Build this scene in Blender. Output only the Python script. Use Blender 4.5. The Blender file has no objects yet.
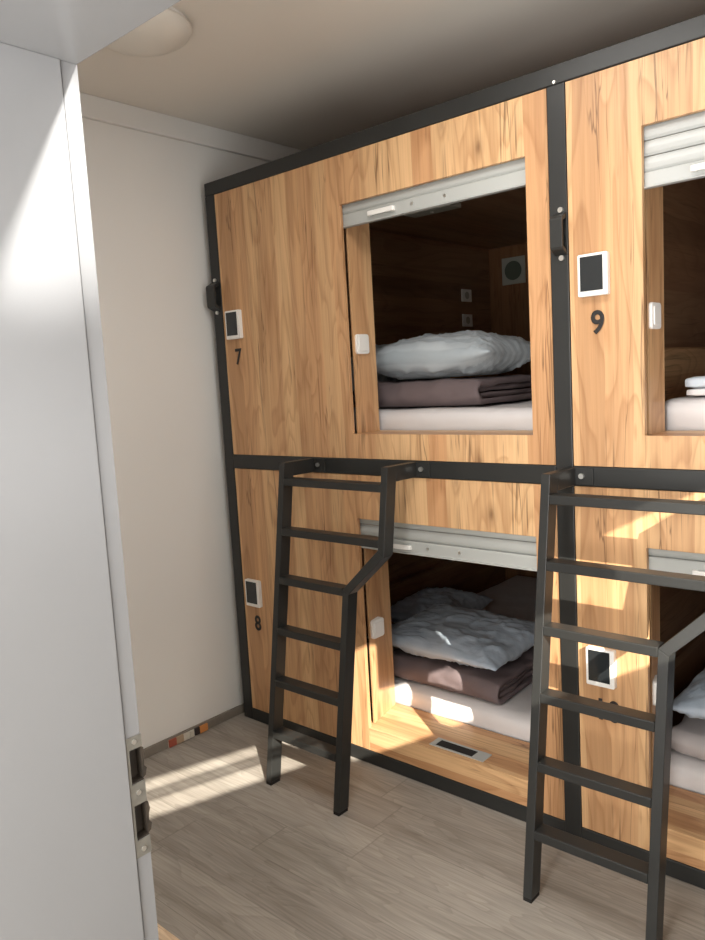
import bpy, bmesh, math, random
from mathutils import Vector, Matrix, noise
random.seed(4)
C = bpy.context.scene.collection
scene = bpy.context.scene

# ------------------------------------------------------------------ helpers
def nd(nt, t, x=0, **kw):
    n = nt.nodes.new(t)
    for k, v in kw.items(): setattr(n, k, v)
    return n

def mat(name, col, rough=.5, metal=0., bump=0., bscale=60., spec=.5, var=0., vscale=6.):
    m = bpy.data.materials.new(name); m.use_nodes = True
    nt = m.node_tree; b = nt.nodes['Principled BSDF']; L = nt.links
    b.inputs['Roughness'].default_value = rough
    b.inputs['Metallic'].default_value = metal
    b.inputs['Specular IOR Level'].default_value = spec
    b.inputs['Base Color'].default_value = (*col, 1)
    tc = nd(nt, 'ShaderNodeTexCoord')
    if var:
        nz = nd(nt, 'ShaderNodeTexNoise'); nz.inputs['Scale'].default_value = vscale; nz.inputs['Detail'].default_value = 5
        L.new(tc.outputs['Object'], nz.inputs['Vector'])
        r = nd(nt, 'ShaderNodeMapRange'); r.inputs[1].default_value = .3; r.inputs[2].default_value = .7
        r.inputs[3].default_value = 1 - var; r.inputs[4].default_value = 1 + var
        L.new(nz.outputs['Fac'], r.inputs[0])
        mx = nd(nt, 'ShaderNodeVectorMath', operation='SCALE'); mx.inputs[0].default_value = col
        L.new(r.outputs[0], mx.inputs['Scale']); L.new(mx.outputs[0], b.inputs['Base Color'])
    if bump:
        nz = nd(nt, 'ShaderNodeTexNoise'); nz.inputs['Scale'].default_value = bscale; nz.inputs['Detail'].default_value = 4
        L.new(tc.outputs['Object'], nz.inputs['Vector'])
        bp = nd(nt, 'ShaderNodeBump'); bp.inputs['Strength'].default_value = bump; bp.inputs['Distance'].default_value = .004
        L.new(nz.outputs['Fac'], bp.inputs['Height']); L.new(bp.outputs[0], b.inputs['Normal'])
    return m

def math_node(nt, op, a, b=None, c=None):
    n = nd(nt, 'ShaderNodeMath', operation=op)
    for i, v in enumerate((a, b, c)):
        if v is None: continue
        if isinstance(v, (int, float)): n.inputs[i].default_value = v
        else: nt.links.new(v, n.inputs[i])
    return n.outputs[0]

def ramp(nt, fac, stops, interp='LINEAR'):
    r = nd(nt, 'ShaderNodeValToRGB'); cr = r.color_ramp; cr.interpolation = interp
    while len(cr.elements) < len(stops): cr.elements.new(.5)
    for e, (p, c) in zip(cr.elements, stops):
        e.position = p; e.color = (*c, 1) if len(c) == 3 else c
    nt.links.new(fac, r.inputs[0]); return r.outputs[0]

def mixc(nt, fac, a, b, mode='MIX'):
    n = nd(nt, 'ShaderNodeMix', data_type='RGBA', blend_type=mode)
    if isinstance(fac, (int, float)): n.inputs['Factor'].default_value = fac
    else: nt.links.new(fac, n.inputs['Factor'])
    for k, v in (('A', a), ('B', b)):
        s = [i for i in n.inputs if i.name == k and i.type == 'RGBA'][0]
        if isinstance(v, tuple): s.default_value = (*v, 1)
        else: nt.links.new(v, s)
    return [o for o in n.outputs if o.type == 'RGBA'][0]

def wood(name, axis, base=(.61, .37, .19), seed=0., rough=.42, strip=.085):
    """golden oak decor: grain along `axis`, strips of differing tone, cathedral lines, knots, cracks"""
    m = bpy.data.materials.new(name); m.use_nodes = True
    nt = m.node_tree; L = nt.links; b = nt.nodes['Principled BSDF']
    b.inputs['Roughness'].default_value = rough; b.inputs['Specular IOR Level'].default_value = .4
    tc = nd(nt, 'ShaderNodeTexCoord'); sp = nd(nt, 'ShaderNodeSeparateXYZ'); L.new(tc.outputs['Object'], sp.inputs[0])
    o = sp.outputs
    g = o['XYZ'.index(axis)]
    others = [o[i] for i in range(3) if 'XYZ'[i] != axis]
    c = math_node(nt, 'ADD', others[0], math_node(nt, 'MULTIPLY', others[1], .83))
    c = math_node(nt, 'ADD', c, seed)
    def vec(sc, sg, sz=0.):
        v = nd(nt, 'ShaderNodeCombineXYZ')
        L.new(math_node(nt, 'MULTIPLY', c, sc), v.inputs[0]); L.new(math_node(nt, 'MULTIPLY', g, sg), v.inputs[1])
        v.inputs[2].default_value = sz + seed
        return v.outputs[0]
    def nz(v, scale=1., detail=3., rough_=.55, dist=0.):
        n = nd(nt, 'ShaderNodeTexNoise'); n.inputs['Scale'].default_value = scale; n.inputs['Detail'].default_value = detail
        n.inputs['Roughness'].default_value = rough_; n.inputs['Distortion'].default_value = dist
        L.new(v, n.inputs['Vector']); return n.outputs['Fac']
    # strips (staves) of differing tone
    wob = math_node(nt, 'MULTIPLY', nz(vec(2.2, .6, 3)), .10)
    st = math_node(nt, 'FLOOR', math_node(nt, 'DIVIDE', math_node(nt, 'ADD', c, wob), strip))
    wn = nd(nt, 'ShaderNodeTexWhiteNoise', noise_dimensions='1D'); L.new(math_node(nt, 'ADD', st, seed * 7.3), wn.inputs['W'])
    tone = wn.outputs['Value']
    B = Vector(base)
    col = ramp(nt, tone, [(0, tuple(Vector((B.x * .74, B.y * .69, B.z * .66)))), (.3, tuple(Vector((B.x * .93, B.y * .84, B.z * .80)))), (.65, tuple(B)), (1, tuple(Vector((B.x * 1.14, B.y * 1.2, B.z * 1.22))))])
    # cathedral rings per strip
    field = math_node(nt, 'ADD', nz(vec(5.5, .95, 9), 1., 2., .45, .5), math_node(nt, 'MULTIPLY', tone, 5.))
    ring = math_node(nt, 'FRACT', math_node(nt, 'MULTIPLY', field, 11.))
    ringc = ramp(nt, ring, [(0, (1, 1, 1)), (.55, (.97, .965, .955)), (.88, (.79, .73, .68)), (1, (1, 1, 1))])
    col = mixc(nt, .85, col, mixc(nt, 1., col, ringc, 'MULTIPLY'))
    # fine long fibres
    fib = nz(vec(150., 2.6, 1), 1., 4., .6)
    col = mixc(nt, 1., col, ramp(nt, fib, [(.30, (.88, .85, .82)), (.52, (1, 1, 1)), (.75, (1.06, 1.06, 1.06))]), 'MULTIPLY')
    med = nz(vec(20., .9, 5), 1., 3., .6, .6)
    col = mixc(nt, 1., col, ramp(nt, med, [(.30, (.78, .72, .68)), (.5, (1, 1, 1)), (.72, (1.1, 1.1, 1.09))]), 'MULTIPLY')
    # dark cracks
    ck = nz(vec(26., .85, 21), 1., 2., .5, 1.2)
    ckm = math_node(nt, 'ABSOLUTE', math_node(nt, 'SUBTRACT', ck, .5))
    gate = nz(vec(7., 1.6, 31), 1., 2.)
    cf = math_node(nt, 'MULTIPLY', ramp(nt, ckm, [(0, (1, 1, 1)), (.008, (.6, .6, .6)), (.02, (0, 0, 0))]), ramp(nt, gate, [(.50, (0, 0, 0)), (.60, (1, 1, 1))]))
    col = mixc(nt, math_node(nt, 'MULTIPLY', cf, .75), col, (.10, .045, .02))
    # knots
    vo = nd(nt, 'ShaderNodeTexVoronoi', feature='F1'); vo.inputs['Scale'].default_value = 1.
    L.new(vec(5.2, 2.3, 13), vo.inputs['Vector'])
    kd = math_node(nt, 'ADD', vo.outputs['Distance'], math_node(nt, 'MULTIPLY', nz(vec(40., 14., 2)), .06))
    col = mixc(nt, ramp(nt, kd, [(.04, (.75, .75, .75)), (.09, (.30, .30, .30)), (.17, (0, 0, 0))]), col, (.13, .055, .022))
    L.new(col, b.inputs['Base Color'])
    bp = nd(nt, 'ShaderNodeBump'); bp.inputs['Strength'].default_value = .12; bp.inputs['Distance'].default_value = .002
    L.new(fib, bp.inputs['Height']); L.new(bp.outputs[0], b.inputs['Normal'])
    return m

def floor_mat():
    m = bpy.data.materials.new('grey_vinyl_planks'); m.use_nodes = True
    nt = m.node_tree; L = nt.links; b = nt.nodes['Principled BSDF']
    b.inputs['Roughness'].default_value = .55; b.inputs['Specular IOR Level'].default_value = .3
    tc = nd(nt, 'ShaderNodeTexCoord'); sp = nd(nt, 'ShaderNodeSeparateXYZ'); L.new(tc.outputs['Object'], sp.inputs[0])
    x, y = sp.outputs[0], sp.outputs[1]
    row = math_node(nt, 'FLOOR', math_node(nt, 'DIVIDE', y, .178))
    w1 = nd(nt, 'ShaderNodeTexWhiteNoise', noise_dimensions='1D'); L.new(row, w1.inputs['W'])
    xs = math_node(nt, 'ADD', x, math_node(nt, 'MULTIPLY', w1.outputs['Value'], 1.22))
    pl = math_node(nt, 'FLOOR', math_node(nt, 'DIVIDE', xs, 1.22))
    w2 = nd(nt, 'ShaderNodeTexWhiteNoise', noise_dimensions='2D')
    cv = nd(nt, 'ShaderNodeCombineXYZ'); L.new(row, cv.inputs[0]); L.new(pl, cv.inputs[1]); L.new(cv.outputs[0], w2.inputs['Vector'])
    tone = w2.outputs['Value']
    def vec(sx, sy):
        v = nd(nt, 'ShaderNodeCombineXYZ')
        L.new(math_node(nt, 'MULTIPLY', xs, sx), v.inputs[0]); L.new(math_node(nt, 'MULTIPLY', y, sy), v.inputs[1])
        L.new(math_node(nt, 'MULTIPLY', tone, 30.), v.inputs[2]); return v.outputs[0]
    def nz(v, detail=4., dist=0.):
        n = nd(nt, 'ShaderNodeTexNoise'); n.inputs['Scale'].default_value = 1.; n.inputs['Detail'].default_value = detail
        n.inputs['Distortion'].default_value = dist; L.new(v, n.inputs['Vector']); return n.outputs['Fac']
    col = ramp(nt, tone, [(0, (.285, .255, .222)), (.5, (.325, .294, .256)), (1, (.37, .338, .296))])
    big = nz(vec(1.6, 9.), 3., .6)
    col = mixc(nt, 1., col, ramp(nt, big, [(.3, (.78, .77, .75)), (.5, (1, 1, 1)), (.7, (1.12, 1.12, 1.12))]), 'MULTIPLY')
    ring = math_node(nt, 'FRACT', math_node(nt, 'MULTIPLY', nz(vec(1.5, 8.), 2., .5), 12.))
    col = mixc(nt, .5, col, mixc(nt, 1., col, ramp(nt, ring, [(0, (1.12, 1.12, 1.12)), (.7, (.96, .96, .96)), (.95, (.80, .79, .77)), (1, (1.12, 1.12, 1.12))]), 'MULTIPLY'))
    fib = nz(vec(5., 150.), 4.)
    col = mixc(nt, 1., col, ramp(nt, fib, [(.3, (.86, .855, .85)), (.5, (1, 1, 1)), (.72, (1.16, 1.16, 1.16))]), 'MULTIPLY')
    ey = math_node(nt, 'ABSOLUTE', math_node(nt, 'SUBTRACT', math_node(nt, 'FRACT', math_node(nt, 'DIVIDE', y, .178)), .5))
    ex = math_node(nt, 'ABSOLUTE', math_node(nt, 'SUBTRACT', math_node(nt, 'FRACT', math_node(nt, 'DIVIDE', xs, 1.22)), .5))
    seam = math_node(nt, 'MAXIMUM', ramp(nt, ey, [(.488, (0, 0, 0)), (.495, (1, 1, 1))]), ramp(nt, ex, [(.4975, (0, 0, 0)), (.499, (1, 1, 1))]))
    col = mixc(nt, math_node(nt, 'MULTIPLY', seam, .32), col, (.09, .077, .064))
    L.new(col, b.inputs['Base Color'])
    bp = nd(nt, 'ShaderNodeBump'); bp.inputs['Strength'].default_value = .1; bp.inputs['Distance'].default_value = .002
    L.new(fib, bp.inputs['Height']); L.new(bp.outputs[0], b.inputs['Normal'])
    return m

def stripe_fabric(name, ca, cb, pitch, axis=1, rough=.62, sheen=.2):
    m = bpy.data.materials.new(name); m.use_nodes = True
    nt = m.node_tree; L = nt.links; b = nt.nodes['Principled BSDF']
    b.inputs['Sheen Weight'].default_value = sheen
    uv = nd(nt, 'ShaderNodeTexCoord'); sp = nd(nt, 'ShaderNodeSeparateXYZ'); L.new(uv.outputs['UV'], sp.inputs[0])
    f = math_node(nt, 'FRACT', math_node(nt, 'DIVIDE', sp.outputs[axis], pitch))
    k = ramp(nt, f, [(0, (0, 0, 0)), (.42, (0, 0, 0)), (.5, (1, 1, 1)), (.92, (1, 1, 1)), (1, (0, 0, 0))])
    L.new(mixc(nt, k, ca, cb), b.inputs['Base Color'])
    r = nd(nt, 'ShaderNodeMapRange'); r.inputs[3].default_value = rough; r.inputs[4].default_value = rough - .24
    L.new(k, r.inputs[0]); L.new(r.outputs[0], b.inputs['Roughness'])
    nz = nd(nt, 'ShaderNodeTexNoise'); nz.inputs['Scale'].default_value = 24.; nz.inputs['Detail'].default_value = 3; nz.inputs['Distortion'].default_value = .8
    L.new(uv.outputs['Object'], nz.inputs['Vector'])
    bp = nd(nt, 'ShaderNodeBump'); bp.inputs['Strength'].default_value = .25; bp.inputs['Distance'].default_value = .01
    L.new(nz.outputs['Fac'], bp.inputs['Height']); L.new(bp.outputs[0], b.inputs['Normal'])
    return m

M = {}
M['wood_v'] = wood('golden_oak_upright', 'Z', seed=1.7)
M['wood_h'] = wood('golden_oak_level', 'X', seed=4.1)
M['wood_y'] = wood('golden_oak_depthwise', 'Y', seed=2.9, base=(.50, .29, .14))
M['ledge'] = wood('oak_ledge', 'Y', seed=3.3, base=(.61, .37, .19))
M['wood_dark'] = wood('shaded_oak_lining', 'Y', seed=6.3, base=(.27, .15, .08))  # same oak, darkened so the colour carries the shade inside the pods
M['wood_shadedv'] = wood('shaded_oak_lining_upright', 'Z', seed=5.3, base=(.26, .135, .064))  # upright copy with the same pod shade in its colour
M['steel'] = mat('black_steel', (.022, .0225, .0215), .40, 0., .05, 140., .4, .10)
M['bolt'] = mat('zinc_bolt', (.75, .74, .70), .28, .9)
M['shut'] = mat('grey_shutter', (.42, .43, .41), .38, 0., .0)
M['shut_sunlit'] = mat('sunlit_shutter', (.46, .47, .455), .36)  # grey shutter lightened, sunlight put into the colour
M['white'] = mat('white_plastic', (.82, .80, .76), .35, var=.02)
M['screen'] = mat('black_glass', (.018, .021, .023), .12, spec=.6)
M['digit'] = mat('black_vinyl_digit', (.012, .010, .009), .5)
M['wall'] = mat('white_wall_paint', (.74, .73, .70), .75, 0., .03, 220., .2, .015, 2.)
M['ceil'] = mat('white_ceiling_paint', (.74, .705, .645), .8, spec=.2, var=.015, vscale=2.)
M['cornice'] = mat('white_cornice', (.72, .71, .68), .7, spec=.2, var=.01)
M['base'] = mat('grey_baseboard', (.21, .185, .155), .55, var=.12, vscale=14.)
M['jamb'] = mat('grey_powder_coat', (.25, .252, .257), .34, var=.02, vscale=3., bump=.02, bscale=400.)
M['zinc'] = mat('zinc_plate', (.20, .19, .165), .45, .3, .05, 90., var=.12, vscale=60.)
M['hole'] = mat('dark_lock_pocket', (.035, .026, .018), .7, var=.5, vscale=30.)
M['seal'] = mat('dark_gap', (.012, .011, .010), .9)
M['vent'] = mat('vent_plastic', (.42, .42, .36), .5)
M['ventd'] = mat('vent_mesh', (.10, .12, .09), .7)
M['lamp'] = mat('opal_lamp', (.70, .67, .61), .35)
M['sheet'] = mat('white_sheet', (.66, .635, .63), .8, 0., .8, 15., .2, .03, 9.)
M['duvet'] = mat('mauve_duvet', (.150, .116, .118), .75, 0., .6, 18., .25, .06, 8.)
M['duvet_pale'] = mat('pale_mauve_duvet', (.44, .405, .40), .8, 0., .25, 26., .2, .04, 8.)
M['pillow'] = stripe_fabric('blue_grey_satin_stripe', (.42, .475, .51), (.52, .575, .61), .052)
M['pillow_cool'] = stripe_fabric('cool_blue_satin_stripe', (.40, .47, .55), (.46, .53, .61), .052)
M['folded'] = stripe_fabric('pale_blue_linen', (.50, .56, .62), (.54, .60, .66), .05)
M['floor'] = floor_mat()
M['board'] = wood('pale_maple_board', 'X', base=(.95, .80, .58), seed=8.8, rough=.5)
M['red'] = mat('red_print', (.36, .085, .05), .4)
M['orange'] = mat('orange_print', (.62, .25, .075), .4)
M['tan'] = mat('tan_print', (.40, .29, .19), .4)
M['dark'] = mat('dark_print', (.03, .02, .02), .4)
M['pale'] = mat('pale_print', (.62, .58, .50), .4)
M['blind'] = mat('window_blind', (.7, .69, .66), .8)

# ------------------------------------------------------------------ geometry
def bx(bm, x0, x1, y0, y1, z0, z1, mi=0):
    v = [bm.verts.new(p) for p in ((x0, y0, z0), (x1, y0, z0), (x1, y1, z0), (x0, y1, z0), (x0, y0, z1), (x1, y0, z1), (x1, y1, z1), (x0, y1, z1))]
    for f in ((3, 2, 1, 0), (4, 5, 6, 7), (0, 1, 5, 4), (1, 2, 6, 5), (2, 3, 7, 6), (3, 0, 4, 7)):
        bm.faces.new([v[i] for i in f]).material_index = mi
    return bm

def box(*a):
    return bx(bmesh.new(), *a)

def prism(pts, d, axis):
    """extrude closed 2D polygon. axis 'Y': pts are (x,z), d=(y0,y1); 'X': pts are (y,z)"""
    bm = bmesh.new()
    def P(p, t): return (p[0], t, p[1]) if axis == 'Y' else ((t, p[0], p[1]) if axis == 'X' else (p[0], p[1], t))
    a = [bm.verts.new(P(p, d[0])) for p in pts]; b = [bm.verts.new(P(p, d[1])) for p in pts]
    n = len(pts)
    bm.faces.new(a[::-1]); bm.faces.new(b)
    for i in range(n): bm.faces.new((a[i], a[(i + 1) % n], b[(i + 1) % n], b[i]))
    bmesh.ops.recalc_face_normals(bm, faces=bm.faces)
    return bm

def cyl(c, r, h, axis='Z', seg=20, r2=None):
    bm = bmesh.new()
    rot = {'Z': Matrix(), 'X': Matrix.Rotation(math.pi / 2, 4, 'Y'), 'Y': Matrix.Rotation(-math.pi / 2, 4, 'X')}[axis]
    bmesh.ops.create_cone(bm, cap_ends=True, segments=seg, radius1=r, radius2=r if r2 is None else r2, depth=h, matrix=Matrix.Translation(c) @ rot)
    return bm

def obj(name, bm, m, parent=None, bevel=0., seg=2, smooth=False, label=None):
    me = bpy.data.meshes.new(name)
    if isinstance(bm, bmesh.types.BMesh): bm.to_mesh(me); bm.free()
    else: me = bm
    o = bpy.data.objects.new(name, me); C.objects.link(o)
    for mm in (m if isinstance(m, (list, tuple)) else [m]): me.materials.append(mm)
    if parent is not None:
        w = Vector(parent.location); p = parent.parent
        while p: w += Vector(p.location); p = p.parent
        o.parent = parent
        me.transform(Matrix.Translation(-w))
    if bevel:
        b = o.modifiers.new('bevel', 'BEVEL'); b.width = bevel; b.segments = seg; b.limit_method = 'ANGLE'; b.angle_limit = .6
    if smooth or bevel:
        for f in me.polygons: f.use_smooth = smooth
    if label: o['label'] = label
    return o

def tag(o, label, cat, group=None):
    o['label'] = label; o['category'] = cat
    if group: o['group'] = group
    return o

def thing(name, label, cat, loc, group=None):
    o = bpy.data.objects.new(name, None); C.objects.link(o); o.location = loc; o.empty_display_size = .1
    return tag(o, label, cat, group)

def struct(name, bm, m, parent=None, **k):
    o = obj(name, bm, m, parent, **k)
    if parent is None: o['kind'] = 'structure'
    return o

# ------------------------------------------------------------------ room
XW, ZC, YF, YB = -.0488, 2.8307, -3.4, 2.45
plan = [(XW - .1, YF - .1), (2.80, YF - .1), (4.68, YB + .1), (XW - .1, YB + .1)]
struct('floor', prism(plan, (-.05, 0), 'Z'), M['floor'])
struct('ceiling', prism(plan, (ZC, ZC + .06), 'Z'), M['ceil'])
struct('wall_left', box(XW - .1, XW, YF - .1, YB + .1, 0, ZC), M['wall'])
struct('wall_back', box(XW, 4.68, YB, YB + .1, 0, ZC), M['wall'])
struct('wall_front', box(XW, 2.86, YF - .1, YF, 0, ZC), M['wall'])
bm = prism([(XW, 2.7389), (XW + .022, 2.7389), (XW + .022, 2.815), (XW + .012, ZC), (XW, ZC)], (0, 1), 'Y')
bm.free()
bm = bmesh.new(); bx(bm, XW, XW + .022, -1.60, YB, 2.739, ZC)
struct('trim_1', bm, M['cornice'], bevel=.003)
struct('baseboard_left', box(XW, XW + .012, -1.612, YB, 0, .0427), M['base'], bevel=.003)

# daylight wall on the right, turned a little; openings with louvres
O = Vector((3.56, -1, 0)); E = Vector((.301, .954, 0)).normalized(); Nn = Vector((-E.y, E.x, 0))
MW = Matrix(((E.x, -Nn.x, 0, O.x), (E.y, -Nn.y, 0, O.y), (0, 0, 1, 0), (0, 0, 0, 1)))   # local x = s along wall, local y = outward
S0, S1 = -2.6, 3.7
bm = bmesh.new(); T = .05
AP = [(-1.51, -.80, 1.00, 1.955), (-.62, .62, 1.00, 2.215)]
bx(bm, S0, AP[0][0], 0, T, 0, ZC); bx(bm, AP[0][1], AP[1][0], 0, T, 0, ZC); bx(bm, AP[1][1], S1, 0, T, 0, ZC)
for s0, s1, z0, z1 in AP:
    bx(bm, s0, s1, 0, T, 0, z0); bx(bm, s0, s1, 0, T, z1, ZC)
bm.transform(MW); struct('wall_right', bm, M['wall'])
for i, (s0, s1, z0, z1) in enumerate(AP):
    bm = bmesh.new(); f = .03
    bx(bm, s0 - f, s0, -.01, T, z0 - f, z1 + f); bx(bm, s1, s1 + f, -.01, T, z0 - f, z1 + f)
    bx(bm, s0, s1, -.01, T, z0 - f, z0); bx(bm, s0, s1, -.01, T, z1, z1 + f)
    bm.transform(MW); w = struct('window_%d' % (i + 1), bm, M['white'])
    bm = box(s0, s1, .02, .028, z0, 1.72 if i else 1.775)
    bm.transform(MW); obj('blind', bm, M['blind'], w)
    if i == 1:
        bm = box(-.47, -.13, .02, .028, 2.0, z1); bm.transform(MW); obj('sun_mask', bm, M['blind'], w)  # unseen strip added to keep the sun off the lower pillow
        bm = box(.09, s1, .02, .028, 1.72, 2.165); bm.transform(MW); obj('blind', bm, M['blind'], w)  # unseen panel added to block sun from the lower right pod's reveal
    if i == 0:
        for zz in (1.846, 1.874):
            bm = box(s0, s1, .02, .024, zz, zz + .017); bm.transform(MW); obj('louvre', bm, M['blind'], w)

# door frame in the near partition
XJ, YJ = 1.707, -1.612
YR = -1.95
struct('wall_near', box(XW, XJ - .03, YR + .02, YJ - .004, 0, ZC), M['wall'])
dr = bpy.data.objects.new('door_1', None); C.objects.link(dr); dr.location = (XJ, YJ, 0); dr['kind'] = 'structure'
ys = -1.640
bm = bmesh.new()
bx(bm, XJ - .03, XJ + .004, YR, ys - .003, 0, 2.15)
bx(bm, XJ - .03, XJ - .001, ys - .004, ys + .001, 0, 2.15)
obj('jamb', bm, M['jamb'], dr, bevel=.0015)
ho = [(.834, .900), (.939, 1.003)]
bm = bmesh.new()
for a, b_ in ((0, ho[0][0]), (ho[0][1], ho[1][0]), (ho[1][1], 2.15)): bx(bm, XJ - .03, XJ, ys, YJ, a, b_)
obj('rebate_strip', bm, M['jamb'], dr)
bm = bmesh.new(); bx(bm, XJ, 3.16, YR, YJ, 2.15, ZC)
bx(bm, XJ - .03, XJ, YR, YJ, 2.15, ZC)
obj('header', bm, M['jamb'], dr, bevel=.002)
bm = bmesh.new()
for a, b_ in ((.803, ho[0][0]), (ho[0][1], ho[1][0]), (ho[1][1], 1.026)): bx(bm, XJ, XJ + .0022, ys - .002, YJ + .001, a, b_)
for a, b_ in ho: bx(bm, XJ, XJ + .0022, ys - .002, ys + .003, a, b_)
pl = obj('strike_plate', bm, M['zinc'], dr, label='zinc strike plate with two lock cut-outs')
for z in (.816, .922, 1.016):
    obj('screw', cyl((XJ + .003, -1.626, z), .0045, .002, 'X', 12), M['bolt'], pl)
for a, b_ in ho:
    bm = bmesh.new()
    yy = YJ + .004
    bx(bm, XJ - .028, XJ - .02, ys + .001, yy, a + .001, b_ - .001)
    bx(bm, XJ - .02, XJ - .001, ys + .0005, ys + .003, a + .001, b_ - .001)
    bx(bm, XJ - .02, XJ - .0005, ys + .002, yy - .003, a + .0002, a + .0022); bx(bm, XJ - .02, XJ - .0005, ys + .002, yy - .003, b_ - .0022, b_ - .0002)
    prof = [(yy - .003, a + .002), (yy - .003, b_ - .002), (yy + .002, b_ - .006), (yy + .005, b_ - .020), (yy + .002, b_ - .028), (yy + .001, (a + b_) / 2 - .008), (yy + .006, a + .018), (yy + .003, a + .006)]
    q = prism(prof, (XJ - .02, XJ - .003), 'X'); me = bpy.data.meshes.new('t'); q.to_mesh(me); q.free(); bm.from_mesh(me)
    obj('lock_pocket', bm, M['hole'], pl)

# pale board on the floor beyond the partition
tag(obj('wooden_board', box(.15, 1.62, -1.55, -1.145, 0, .018), M['board'], bevel=.003), 'pale wooden board on the floor at the foot of the grey door frame', 'board')

# ceiling lamp: shallow opal dome on a thin base ring
lp = thing('ceiling_lamp', 'round white dome lamp on the ceiling behind the door frame', 'ceiling lamp', (.63, -.72, ZC))
obj('base_ring', cyl((.63, -.72, ZC - .008), .156, .016, 'Z', 48), M['white'], lp)
bm = bmesh.new(); R_, H_ = .166, .062; prev = None; NS = 56
rings = []
for k in range(13):
    a = k / 12 * math.pi / 2
    r, z = R_ * math.cos(a) ** .85 if k < 12 else 0, ZC - .014 - H_ * math.sin(a)
    rings.append([bm.verts.new((.63 + r * math.cos(t * 2 * math.pi / NS), -.72 + r * math.sin(t * 2 * math.pi / NS), z)) for t in range(NS)] if k < 12 else [bm.verts.new((.63, -.72, z))])
for k in range(11):
    for t in range(NS): bm.faces.new((rings[k][t], rings[k + 1][t], rings[k + 1][(t + 1) % NS], rings[k][(t + 1) % NS]))
for t in range(NS): bm.faces.new((rings[11][t], rings[12][0], rings[11][(t + 1) % NS]))
bm.faces.new(rings[0])
bmesh.ops.recalc_face_normals(bm, faces=bm.faces)
obj('dome_shade', bm, M['lamp'], lp, smooth=True)

# small strip of packets by the baseboard
pk = thing('snack_packet', 'narrow strip of orange, dark, white and red packaging along the baseboard', 'packet', (-.03, -.32, 0))
segs = [(-.425, -.385, 'red'), (-.385, -.345, 'tan'), (-.345, -.330, 'pale'), (-.328, -.309, 'pale'), (-.305, -.290, 'pale'), (-.280, -.252, 'dark'), (-.252, -.205, 'orange')]
cover = box(-.0365, -.0330, -.425, -.203, .001, .034)
obj('backing_card', cover, M['pale'], pk)
for a, b_, c in segs:
    obj('wrapper', box(-.0330, -.024, a, b_, .003, .038 if c != 'pale' else .034), M[c], pk, bevel=.002, label={'red': 'dull red wrapper', 'orange': 'orange wrapper', 'tan': 'tan wrapper', 'pale': 'pale wrapper', 'dark': 'dark wrapper'}[c])

# ------------------------------------------------------------------ bunk frame
PITCH = 1.705
XPL, XPR, XP2 = .0616, 1.7062, 1.7666
ZB, ZLT, ZUB, ZUT, ZT = .0585, 1.2438, 1.3077, 2.4939, 2.5524
XR2 = XP2 + (XPR - XPL)
fr = thing('bunk_frame', 'black steel frame of upright posts and rails around the wooden sleeping pods', 'bed frame', (0, 0, 0))
for x0, x1 in ((0, XPL), (XPR, XP2), (XR2, XR2 + .06)):
    obj('post', box(x0, x1, 0, .06, 0, ZT - .0585), M['steel'], fr, bevel=.003)
obj('rail', box(0, XR2 + .06, 0, .06, ZT - .058, ZT), M['steel'], fr, bevel=.003)
for a, b_ in ((XPL, XPR), (XP2, XR2)):
    obj('rail', box(a, b_, 0, .06, ZLT, ZUB), M['steel'], fr, bevel=.003)
    obj('rail', box(a, b_, 0, .06, 0, ZB), M['steel'], fr, bevel=.003)
for x0, w in ((-.002, .058), (1.722, .042)):
    pr = [(0, 2.108), (-.030, 2.092), (-.034, 2.084), (-.034, 2.000), (-.030, 1.992), (0, 1.977), (0, 1.992), (-.024, 2.004), (-.024, 2.080), (0, 2.092)]
    h = obj('grab_handle', prism(pr, (x0, x0 + w), 'X'), M['steel'], fr, bevel=.002)
    for z in (2.116, 1.969):
        obj('bolt', cyl((x0 + w / 2 + .003, -.003, z), .0085, .008, 'Y', 14), M['bolt'], h)
obj('bolt', cyl((1.735, -.003, 2.50), .005, .006, 'Y', 12), M['bolt'], fr)

# ------------------------------------------------------------------ sleeping pods
def digits(txt, cx, z0, h, parent):
    cu = bpy.data.curves.new('door_number', 'FONT'); cu.body = txt; cu.size = 1.; cu.align_x = 'CENTER'; cu.extrude = .01; cu.bevel_depth = .022; cu.bevel_resolution = 0
    t = bpy.data.objects.new('tmp', cu); C.objects.link(t)
    dg = bpy.context.evaluated_depsgraph_get(); me = bpy.data.meshes.new_from_object(t.evaluated_get(dg))
    bpy.data.objects.remove(t)
    lo = min(v.co.y for v in me.vertices); hi = max(v.co.y for v in me.vertices)
    s = h / (hi - lo)
    bm = bmesh.new(); bm.from_mesh(me)
    for v in bm.verts: v.co = Vector((cx + v.co.x * s * .92, .0005 - (v.co.z + .032) * .03, z0 + (v.co.y - lo) * s))
    bmesh.ops.recalc_face_normals(bm, faces=bm.faces)
    return obj('door_number', bm, M['digit'], parent, label='black number %s' % txt)

def rounded(u0, u1, v0, v1, r, n=5):
    pts = []
    for cx, cy, a0 in ((u1 - r, v0 + r, -90), (u1 - r, v1 - r, 0), (u0 + r, v1 - r, 90), (u0 + r, v0 + r, 180)):
        for k in range(n + 1):
            a = math.radians(a0 + 90 * k / n); pts.append((cx + r * math.cos(a), cy + r * math.sin(a)))
    return pts

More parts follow.
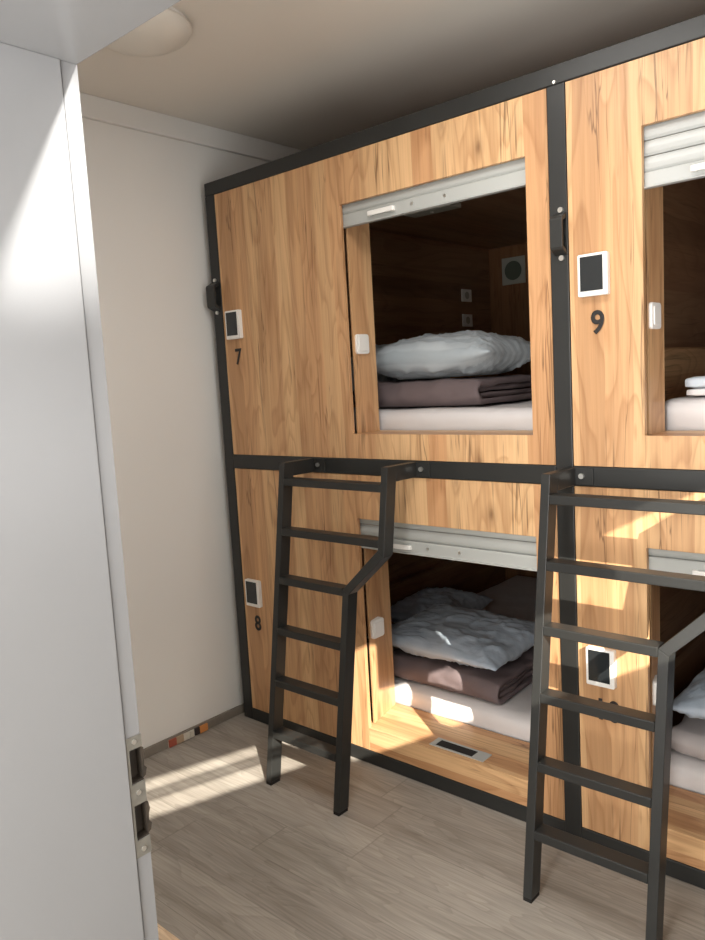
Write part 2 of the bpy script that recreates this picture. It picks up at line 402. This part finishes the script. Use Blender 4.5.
def pod(num, label, x0, x1, zb, zt, ol, orr, ob, ot, shut, smat, upper, handle_x):
    p = thing('sleeping_pod', label, 'sleeping pod', ((x0 + x1) / 2, .02, zb), 'four golden oak sleeping pods')
    yf, yk = .003, .021
    bm = bmesh.new()
    g = .0015
    if upper:
        o4 = [(x0 + g, zb + g), (x1 - g, zb + g), (x1 - g, zt - g), (x0 + g, zt - g)]
        i4 = [(ol, ob), (orr, ob), (orr, ot), (ol, ot)]
        V = {}
        for k, (a, b_) in enumerate(o4):
            V['o', k, 0] = bm.verts.new((a, yf, b_)); V['o', k, 1] = bm.verts.new((a, yk, b_))
        for k, (a, b_) in enumerate(i4):
            V['i', k, 0] = bm.verts.new((a, yf, b_)); V['i', k, 1] = bm.verts.new((a, yk, b_))
        for k in range(4):
            j = (k + 1) % 4
            bm.faces.new((V['o', k, 0], V['o', j, 0], V['i', j, 0], V['i', k, 0]))
            bm.faces.new((V['o', k, 1], V['i', k, 1], V['i', j, 1], V['o', j, 1]))
            bm.faces.new((V['o', k, 0], V['o', k, 1], V['o', j, 1], V['o', j, 0]))
            bm.faces.new((V['i', k, 0], V['i', j, 0], V['i', j, 1], V['i', k, 1]))
        bmesh.ops.recalc_face_normals(bm, faces=bm.faces)
    else:
        b2 = prism([(x0 + g, zb + g), (ol, zb + g), (ol, ot), (orr, ot), (orr, zb + g), (x1 - g, zb + g), (x1 - g, zt - g), (x0 + g, zt - g)], (yf, yk), 'Y')
        me = bpy.data.meshes.new('t'); b2.to_mesh(me); b2.free(); bm.from_mesh(me)
    obj('front_panel', bm, M['wood_v'], p, bevel=.0015)
    # lining
    t = .016; yb = 2.35; fl = ob - .018 if upper else ob - .02
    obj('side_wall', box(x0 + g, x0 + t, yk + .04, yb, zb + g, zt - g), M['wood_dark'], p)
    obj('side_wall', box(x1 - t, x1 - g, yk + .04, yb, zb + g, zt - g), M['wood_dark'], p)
    obj('back_wall', box(x0 + t, x1 - t, yb - t, yb, zb + g, zt - g), M['wood_shadedv'], p)
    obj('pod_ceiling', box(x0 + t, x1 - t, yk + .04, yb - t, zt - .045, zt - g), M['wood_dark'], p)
    obj('pod_floor', box(x0 + t, x1 - t, yk + (.001 if upper else .245), yb - t, fl - .018, fl), M['wood_y'], p)
    obj('ledge_board', box(x0 + t, x0 + .062, .22, yb - t, fl, fl + .29), M['ledge'] if upper else M['wood_dark'], p)  # lower pods: interior shade put into the ledge colour
    # reveal boards
    ye, sk = (.185, 0.) if upper else (.250, .046)
    for sx, xx in ((1, ol), (-1, orr)):
        q = [(xx - sx * .004, .047), (xx - sx * (.004 + sk), ye), (xx - sx * (.016 + sk), ye), (xx - sx * .0125, .047)]
        obj('reveal_board', prism(q, (fl if upper else ob + .001, zt - .046), 'Z'), M['wood_v'], p, bevel=.0008)
    if upper:
        obj('sill_board', box(ol - .016, orr + .016, yk, .20, fl, ob - .001), M['wood_h'], p, bevel=.001)
    else:
        obj('sill_board', box(ol + .001, orr - .001, yf, .265, zb + g, ob), M['wood_h'], p, bevel=.0015)
        obj('sill_board', box(ol - .06, orr + .06, yk + .003, .265, ob - .02, ob - .0005), M['wood_h'], p)
        bm = bmesh.new(); a, b_ = ol + .296, ol + .545
        bx(bm, a, b_, .028, .036, ob, ob + .003); bx(bm, a, b_, .086, .094, ob, ob + .003)
        bx(bm, a, a + .022, .036, .086, ob, ob + .003); bx(bm, b_ - .055, b_, .036, .086, ob, ob + .003)
        vt = obj('sill_vent', bm, M['shut'], p, label='grey slot vent')
        bm = bmesh.new(); bx(bm, a + .022, b_ - .055, .036, .086, ob, ob + .0008)
        obj('slot', bm, M['seal'], vt)
    # dark guide channel beside the shutter
    obj('guide_channel', box(ol - .040, ol - .034, yk, .046, ob, zt - .046), M['seal'], p)
    obj('guide_channel', box(orr + .034, orr + .040, yk, .046, ob, zt - .046), M['seal'], p)
    # roller shutter
    sh = bpy.data.objects.new('roller_shutter', None); C.objects.link(sh); sh.parent = p
    sh.location = Vector(((ol + orr) / 2, .03, shut[0])) - Vector(p.location)
    a, b_ = ol - .030, orr + .030
    zz = shut[1]; top = ot + .03
    while zz < top:
        z2 = min(zz + shut[2], top + .02)
        n = 6; pts = [(.040, zz + .001)]
        for k in range(n + 1):
            f = k / n; pts.append((.034 - .008 * math.sin(math.pi * f) ** .6, zz + .0015 + (z2 - zz - .003) * f))
        pts.append((.040, z2 - .001))
        obj('slat', prism(pts, (a, b_), 'X'), smat, sh)
        zz = z2
    pts = [(.042, shut[0]), (.020, shut[0]), (.0185, shut[0] + .003), (.0185, shut[0] + .004), (.026, shut[0] + .006), (.026, shut[1] - .004), (.028, shut[1]), (.042, shut[1])]
    bb = obj('bottom_bar', prism(pts, (a + .002, b_ - .002), 'X'), smat, sh, bevel=.0008)
    hz = shut[0] + (shut[1] - shut[0]) * .55
    pr = [(.026, -.064), (.012, -.064), (.0085, -.058), (.0075, -.045), (.0075, .045), (.0085, .058), (.012, .064), (.026, .064), (.026, .050), (.0145, .047), (.0145, -.047), (.026, -.050)]
    bm = prism([(x + handle_x, y) for y, x in pr], (hz - .009, hz + .009), 'Z')
    obj('handle', bm, M['white'], sh, bevel=.002, label='white pull handle')
    for dx in (.14, .285):
        if handle_x + dx < b_: obj('screw', cyl((handle_x + dx, .025, hz + .002), .006, .004, 'Y', 12), M['bolt'], sh)
    # switch on the left reveal
    zc = ob + .36 if upper else ob + .41
    sw = obj('light_switch', prism(rounded(.056, .134, zc - .040, zc + .040, .012), (ol - .022, ol + .006), 'X'), M['white'], p, bevel=.003, label='white light switch')
    obj('rocker', prism(rounded(.068, .122, zc - .028, zc + .028, .006), (ol + .006, ol + .0095), 'X'), M['white'], sw, bevel=.001)
    # card reader and number
    rz = zb + (.532 if upper else .529)
    rx = x0 + .037
    cr = obj('card_reader', prism(rounded(rx, rx + .096, rz, rz + .128, .006), (-.017, yf), 'Y'), M['white'], p, bevel=.002, label='white card reader with a black screen')
    obj('screen', box(rx + .009, rx + .081 , -.0185, -.0168, rz + .016, rz + .120), M['screen'], cr)
    digits(num, x0 + (.092 if num != '10' else .100), rz - (.117 if upper else .120), .074, p)
    # lining fittings
    if num == '7':
        for z in (1.93, 2.09):
            k = obj('socket_plate', box(x0 + t, x0 + t + .010, 1.975, 2.088, z, z + .080), M['white'], p, bevel=.003, label='white socket plate')
            obj('socket', cyl((x0 + t + .0105, 2.03, z + .04), .024, .003, 'X', 24), M['vent'], k)
        bm = box(.182, .352, yb - t - .012, yb - t, 2.197, 2.372)
        vg = obj('air_vent', bm, M['vent'], p, bevel=.003, label='pale square air vent')
        obj('fan_mesh', cyl((.267, yb - t - .013, 2.285), .062, .004, 'Y', 32), M['ventd'], vg)
    if upper:
        cx = x0 + .56
        rlgt = obj('reading_lamp', box(cx - .14, cx + .14, .86, .96, zt - .068, zt - .045), M['vent'], p, bevel=.004, label='flat lamp under the pod ceiling')
        obj('lamp_button', cyl((cx, .91, zt - .0695), .008, .004, 'Z', 14), M['white'], rlgt)
    return p

OL, OR_ = .8173, 1.6248
O9L, O9R = 1.9995, 2.807
pod('7', 'upper wooden sleeping pod numbered 7, nearest the white wall', XPL, XPR, ZUB, ZUT, OL, OR_, 1.4077, 2.3068, (2.222, 2.273, .046), M['shut'], True, 1.012)
pod('8', 'lower wooden sleeping pod numbered 8, nearest the white wall', XPL, XPR, ZB, ZLT, OL, OR_, .160, 1.0603, (.934, .986, .046), M['shut'], False, 1.012)
pod('9', 'upper wooden sleeping pod numbered 9, right of the middle post', XP2, XR2, ZUB, ZUT, O9L, O9R, 1.4077, 2.3068, (2.134, 2.180, .045), M['shut_sunlit'], True, 2.195)
pod('10', 'lower wooden sleeping pod numbered 10, right of the middle post', XP2, XR2, ZB, ZLT, O9L, O9R, .160, 1.0603, (.955, 1.030, .046), M['shut'], False, 2.195)

# ------------------------------------------------------------------ ladders
def yfront(z): return -.3755 + .1500 * z
def slant(pts, x=None):
    """polygon (x,z) in the leaning ladder plane, 55 mm deep"""
    bm = bmesh.new()
    a = [bm.verts.new((p[0], yfront(p[1]), p[1])) for p in pts]; b = [bm.verts.new((p[0], yfront(p[1]) + .055, p[1])) for p in pts]
    n = len(pts); bm.faces.new(a); bm.faces.new(b[::-1])
    for i in range(n): bm.faces.new((a[i], b[i], b[(i + 1) % n], a[(i + 1) % n]))
    bmesh.ops.recalc_face_normals(bm, faces=bm.faces); return bm

def ladder(label):
    x0 = .571; w = .030; xl = .947; xu = 1.110; zt = 1.305
    t = thing('pod_ladder', label, 'ladder', (x0, -.3, 0), 'black steel pod ladders')
    S = M['steel']; bv = .002
    foot = .012
    obj('post', slant([(x0, foot), (x0 + w, foot), (x0 + w, zt), (x0, zt)]), S, t, bevel=bv)
    obj('post', slant([(xl, foot), (xl + w, foot), (xl + w, .825), (xl, .842)]), S, t, bevel=bv)
    obj('diagonal_brace', slant([(xl, .842), (xl + w, .825), (xu + w, .982), (xu, 1.005)]), S, t, bevel=bv)
    obj('upper_post', slant([(xu, 1.005), (xu + w, .982), (xu + w, zt), (xu, zt)]), S, t, bevel=bv)
    for x in (x0, xl):
        y = yfront(0)
        obj('foot_cap', box(x + .001, x + w - .001, y + .002, y + .053, 0, foot + .001), M['seal'], t)
    for k, z in enumerate((1.213, 1.012, .816, .611, .402, .194)):
        xr = xu if k < 2 else xl
        bm = box(x0 + w, xr, yfront(z) + .001, yfront(z) + .056, z, z + .030)
        obj('rung', bm, S, t, bevel=.003)
    for x in (x0, xu):
        yt = yfront(zt)
        obj('arm', box(x, x + w, yt + .05, -.006, zt - .058, zt), S, t, bevel=bv)
        pl = obj('mounting_plate', box(x + .004, x + .090, -.007, -.0005, zt - .056, zt - .002), S, t, bevel=.001)
        obj('bolt', cyl((x + .052, -.010, zt - .027), .009, .008, 'Y', 14), M['bolt'], pl)
    return t
def copy_tree(o, parent=None):
    c = o.copy(); C.objects.link(c)
    if parent: c.parent = parent
    for ch in o.children: copy_tree(ch, c)
    return c
ld = ladder('black steel ladder in front of the pod numbered 8')
l2 = copy_tree(ld); l2.location = (ld.location.x + 1.176, ld.location.y, 0)
l2['label'] = 'black steel ladder in front of the pod numbered 10, nearer the viewer'

# ------------------------------------------------------------------ bedding
def wob(p, s, a, seed=0.):
    return noise.noise(Vector((p[0] * s + seed, p[1] * s, p[2] * s))) * a

def soft_box(name, x0, x1, y0, y1, z0, z1, r, m, amp=.006, seed=0., nx=40, ny=60, nz=8):
    """rounded slab with soft wrinkles"""
    bm = bmesh.new()
    bx(bm, x0, x1, y0, y1, z0, z1)
    bmesh.ops.subdivide_edges(bm, edges=[e for e in bm.edges if abs(e.verts[0].co.x - e.verts[1].co.x) > 1e-4], cuts=nx, use_grid_fill=True)
    bmesh.ops.subdivide_edges(bm, edges=[e for e in bm.edges if abs(e.verts[0].co.y - e.verts[1].co.y) > 1e-4], cuts=ny, use_grid_fill=True)
    bmesh.ops.subdivide_edges(bm, edges=[e for e in bm.edges if abs(e.verts[0].co.z - e.verts[1].co.z) > 1e-4], cuts=nz, use_grid_fill=True)
    for v in bm.verts:
        c = v.co
        q = Vector((min(max(c.x, x0 + r), x1 - r), min(max(c.y, y0 + r), y1 - r), min(max(c.z, z0 + r * .4), z1 - r)))
        d = c - q
        if d.length > 1e-6:
            rr = Vector((r, r, r if c.z > q.z else r * .4))
            dn = d.normalized(); c2 = q + Vector((dn.x * rr.x, dn.y * rr.y, dn.z * rr.z))
        else: c2 = c.copy(); dn = Vector((0, 0, 1))
        k = amp * (noise.noise(Vector((c.x * 5 + seed, c.y * 4, c.z * 9))) * .8 + noise.noise(Vector((c.x * 17 + seed, c.y * 9, c.z * 22))) * .5)
        if c2.z > z0 + .004: c2 = c2 + dn * k
        if c2.z < z0: c2.z = z0
        v.co = c2
    return bm

def pillow_bm(w, d, h, seed=0., n=64, m=48):
    """w along x, d along y, total thickness h, seam round the middle; base at z=0; UV in metres"""
    bm = bmesh.new(); uvl = bm.loops.layers.uv.new('UVMap')
    grid = {}
    for side in (1, -1):
        for i in range(n + 1):
            for j in range(m + 1):
                u = -1 + 2 * i / n; v = -1 + 2 * j / m
                if side == -1 and (i in (0, n) or j in (0, m)): grid[side, i, j] = grid[1, i, j]; continue
                # outline: edges pulled in between the corners
                x = u * w / 2 * (1 - .07 * (1 - v * v) ** 1.0 * abs(u) ** 3); y = v * d / 2 * (1 - .07 * (1 - u * u) * abs(v) ** 3)
                prof = ((1 - abs(u) ** 2.3) * (1 - abs(v) ** 2.3)); prof = max(prof, 0.) ** .50
                z = side * h / 2 * prof
                edge = 1 - prof
                # corner gathers and general wrinkles
                rad = math.atan2(abs(v) - 1.02, abs(u) - 1.02)
                cd = math.hypot(1 - abs(u), 1 - abs(v))
                gather = math.sin(rad * 34 + seed + noise.noise(Vector((u * 3, v * 3, seed))) * 4) * .010 * math.exp(-cd * 2.4) * min(1, cd * 5)
                wr = noise.noise(Vector((u * 2.2 + seed, v * 2.6, side))) * .014 + noise.noise(Vector((u * 6 + v * 3 + seed, v * 7 - u * 2, side * 2))) * .006
                rd = 1 - abs(noise.noise(Vector((u * 2.4 + v * 1.4 + seed * 2, v * 2.8 - u * 1.1, side * 3 + seed)))) * 5
                wr += max(rd, 0) ** 2 * .010
                z += side * (gather + wr) * min(1, prof * 2.2)
                z += noise.noise(Vector((u * 1.7, v * 1.7, seed + 9))) * .012
                if i in (0, n) or j in (0, m): x *= 1.014; y *= 1.018; z *= .6
                grid[side, i, j] = bm.verts.new((x, y, z))
    for side in (1, -1):
        for i in range(n):
            for j in range(m):
                q = [grid[side, i, j], grid[side, i + 1, j], grid[side, i + 1, j + 1], grid[side, i, j + 1]]
                if side == -1: q = q[::-1]
                f = bm.faces.new(q)
    for f in bm.faces:
        for l in f.loops: l[uvl].uv = (l.vert.co.x, l.vert.co.y)
    return bm

def pillow(label, loc, w, d, h, rz=0., tx=0., ty=0., seed=0., m='pillow', group=None, floor_z=None, squash=.35):
    """loc = centre on the supporting surface; flattened where it rests"""
    bm = pillow_bm(w, d, h, seed)
    bm.transform(Matrix.Rotation(rz, 4, 'Z') @ Matrix.Rotation(ty, 4, 'Y') @ Matrix.Rotation(tx, 4, 'X'))
    lo = min(v.co.z for v in bm.verts); cut = lo + h * .5 * squash
    for v in bm.verts:
        if v.co.z < cut: v.co.z = cut + (v.co.z - cut) * .05
        v.co.z -= cut - h * .5 * squash * .05
    o = obj('pillow', bm, M[m], smooth=True); o.location = loc
    return tag(o, label, 'pillow', group)

def duvet_bm(x0, x1, y0, y1, z0, z1, seed=0., layers=2):
    """folded duvet: nested U folds rounded at the front, layers open at the sides; front hangs at y0"""
    H = z1 - z0
    bm = bmesh.new(); NX = 46
    tt = H / (2 * layers)
    for li in range(layers):
        ro = H / 2 - li * tt; ri = max(ro - tt * .93, .004); cz = z0 + H / 2; yc = y0 + H / 2 * .8
        outer, inner = [], []
        yend = y1 - li * .02
        NA = 14
        ns = 16
        for k in range(ns): f = k / ns; outer.append((yend + (yc - yend) * f, cz - ro)); inner.append((yend + (yc - yend) * f, cz - ri))
        for k in range(NA + 1):
            a = -math.pi / 2 - math.pi * k / NA
            outer.append((yc + ro * .8 * math.cos(a) if True else 0, cz + ro * math.sin(a))); inner.append((yc + ri * .8 * math.cos(a), cz + ri * math.sin(a)))
        for k in range(1, ns + 1): f = k / ns; outer.append((yc + (yend - yc) * f, cz + ro)); inner.append((yc + (yend - yc) * f, cz + ri))
        prof = outer + inner[::-1]
        rows = []
        for i in range(NX + 1):
            f = i / NX
            xx = x0 + (x1 - li * .012 - x0) * f
            row = []
            endf = max(0, (abs(f - .5) - .44) / .06)
            for (yy, zz) in prof:
                p = Vector((xx, yy, zz))
                pc = Vector((xx, max(yy, yc), cz))
                pinch = 1 - .10 * endf ** 2
                q = pc + (p - pc) * pinch
                q.z = z0 + (q.z - z0)
                q.x += wob((yy * 3, zz * 9, li), 2., .016, seed)
                top = (zz - z0) / H
                q.z += (wob((xx, yy, li * 3), 6., .010, seed) + wob((xx, yy, li * 3 + 7), 15., .008, seed)) * top
                q.y += wob((xx, zz * 3, li * 2), 6., .012, seed + 4) + wob((xx * 2.2, zz * 4, 1), 11., .004, seed)
                q.z = max(q.z, z0)
                row.append(bm.verts.new(q))
            rows.append(row)
        npf = len(prof)
        for i in range(NX):
            for k in range(npf):
                j = (k + 1) % npf
                bm.faces.new((rows[i][k], rows[i][j], rows[i + 1][j], rows[i + 1][k]))
        no = len(outer)
        for e in (0, NX):
            for k in range(no - 1):
                q = [rows[e][k], rows[e][k + 1], rows[e][npf - 2 - k], rows[e][npf - 1 - k]]
                bm.faces.new(q if e == 0 else q[::-1])
    bmesh.ops.recalc_face_normals(bm, faces=bm.faces)
    return bm

def mattress(label, x0, x1, y0, y1, z0, z1, seed):
    t = thing('mattress', label, 'mattress', ((x0 + x1) / 2, (y0 + y1) / 2, z0), 'mattresses in the pods')
    obj('fitted_sheet', soft_box('s', x0, x1, y0, y1, z0, z1, .045, None, .006, seed), M['sheet'], t, smooth=True)
    return t
F7, F8 = 1.3897, .140
MH = .100
mattress('white sheeted mattress in the pod numbered 7', .25, 1.65, .215, 2.25, F7, F7 + MH, 1.)
mattress('white sheeted mattress in the pod numbered 8', .25, 1.65, .275, 2.25, F8, F8 + MH, 2.)
mattress('white sheeted mattress in the pod numbered 9', 1.955, 3.355, .215, 2.25, F7, F7 + MH + .018, 3.)
mattress('pale sheeted mattress in the pod numbered 10', 1.90, 3.30, .275, 2.25, F8, F8 + MH, 4.)
def duvet(label, a, m='duvet', seed=0., layers=2):
    o = obj('folded_duvet', duvet_bm(*a, seed=seed, layers=layers), M[m], smooth=True)
    return tag(o, label, 'duvet', 'folded duvets')
z7 = F7 + MH; z8 = F8 + MH
duvet('folded mauve duvet under the pillow in the pod numbered 7', (.56, 1.225, .30, .95, z7 + .006, z7 + .112), seed=1.)
duvet('folded mauve duvet under the pillow in the pod numbered 8', (.64, 1.26, .315, .84, z8 + .006, z8 + .100), seed=6.)
duvet('pale folded duvet under the pillow in the pod numbered 10', (1.95, 2.62, .31, .95, z8 + .006, z8 + .096), 'duvet_pale', seed=3.)
pillow('puffy striped blue-grey pillow on the mauve duvet in the pod numbered 7', (.900, .60, z7 + .123), .70, .52, .205, rz=.03, seed=1.3, squash=.25)
pillow('blue-grey pillow behind the puffy pillow, at the left in the pod numbered 7', (.372, .86, z7 + .006), .35, .60, .345, rz=.03, seed=4.3)
pillow('pale blue pillow at the front on the mauve duvet in the pod numbered 8', (.905, .60, z8 + .108), .72, .56, .135, rz=-.03, tx=.03, seed=2.2, m='pillow_cool')
pillow('pale blue pillow at the back left in the pod numbered 8', (.392, 1.13, z8 + .006), .44, .54, .16, rz=.10, seed=5.1, m='pillow_cool')
pillow('blue-grey pillow on the pale duvet in the pod numbered 10', (2.28, .62, z8 + .104), .70, .56, .17, rz=.02, seed=7.7, m='pillow_cool')
# folded linen in pod 9
fl_ = thing('folded_linen', 'pale blue linen folded on the white mattress in the pod numbered 9', 'linen', (2.35, .45, z7))
obj('fold', soft_box('f', 2.045, 2.62, .225, .72, z7 + .024, z7 + .048, .011, None, .003, 3., 20, 20, 3), M['sheet'], fl_, smooth=True, label='white bottom fold')
obj('fold', soft_box('f', 2.040, 2.62, .22, .72, z7 + .0495, z7 + .084, .015, None, .004, 8., 20, 20, 3), M['folded'], fl_, smooth=True, label='pale blue top fold')

# ------------------------------------------------------------------ light
SD = Vector((-1.70, 1.0, -1.10)).normalized()
def light(name, kind, loc, dirv, energy, col=(1, 1, 1), **k):
    l = bpy.data.lights.new(name, kind); l.energy = energy; l.color = col
    o = bpy.data.objects.new(name, l); C.objects.link(o); o.location = loc
    o.rotation_euler = Vector(dirv).to_track_quat('-Z', 'Y').to_euler()
    for a, v in k.items(): setattr(l, a, v)
    return o
light('sun', 'SUN', (6, -4, 5), SD, 10., (1., .93, .81), angle=math.radians(.4))
# sky light through the big window
s0, s1, z0, z1 = AP[1]
light('window_daylight', 'AREA', O + E * (s0 + s1) / 2 + Nn * .03 + Vector((0, 0, 1.6)), Nn + Vector((0, 0, .9)), 15., (.97, .98, 1.), shape='RECTANGLE', size=s1 - s0, size_y=1.1)
# unseen fill light added in the vestibule to brighten the bed fronts
light('vestibule_fill', 'AREA', (2.30, -3.3, 1.4), (0, 1, -.05), 60., (1., .98, .95), shape='RECTANGLE', size=.9, size_y=1.9)
# added overhead fill in the room, right of the doorway; no lamp there
light('ceiling_fill', 'AREA', (1.75, -.95, ZC - .02), (0, 0, -1), 14., (1., .97, .93), shape='RECTANGLE', size=.7, size_y=.7)
# added unseen spot, stands in for sun glare thrown back onto the door frame
gp = Vector((3.35, -1.40, 2.60)); tg = Vector((1.707, -1.70, 1.97))
light('glare', 'SPOT', gp, tg - gp, 300., (1., .97, .92), spot_size=math.radians(15), spot_blend=.9, shadow_soft_size=.03)
w = bpy.data.worlds.new('World'); scene.world = w; w.use_nodes = True
nt = w.node_tree; bg = nt.nodes['Background']
bg.inputs[0].default_value = (.80, .88, 1., 1); bg.inputs[1].default_value = 1.0

# ------------------------------------------------------------------ camera
cam = bpy.data.cameras.new('camera'); co = bpy.data.objects.new('camera', cam); C.objects.link(co)
yaw, pitch, roll, f = .7280, -.1171, -.0569, 765.19
fw = Vector((-math.sin(yaw) * math.cos(pitch), math.cos(yaw) * math.cos(pitch), math.sin(pitch)))
r = Vector((math.cos(yaw), math.sin(yaw), 0)); u = r.cross(fw)
c_, s_ = math.cos(roll), math.sin(roll)
rr, uu = c_ * r + s_ * u, -s_ * r + c_ * u
mw = Matrix((rr, uu, -fw)).transposed().to_4x4(); mw.translation = (2.8696, -2.3103, 1.6256)
co.matrix_world = mw
cam.sensor_fit = 'VERTICAL'; cam.sensor_height = 36.; cam.lens = f / 940 * 36.; cam.clip_start = .02
scene.camera = co
vs = scene.view_settings; vs.view_transform = 'Standard'; vs.look = 'None'; vs.gamma = 1; vs.use_curve_mapping = False
vs.exposure = 0.50
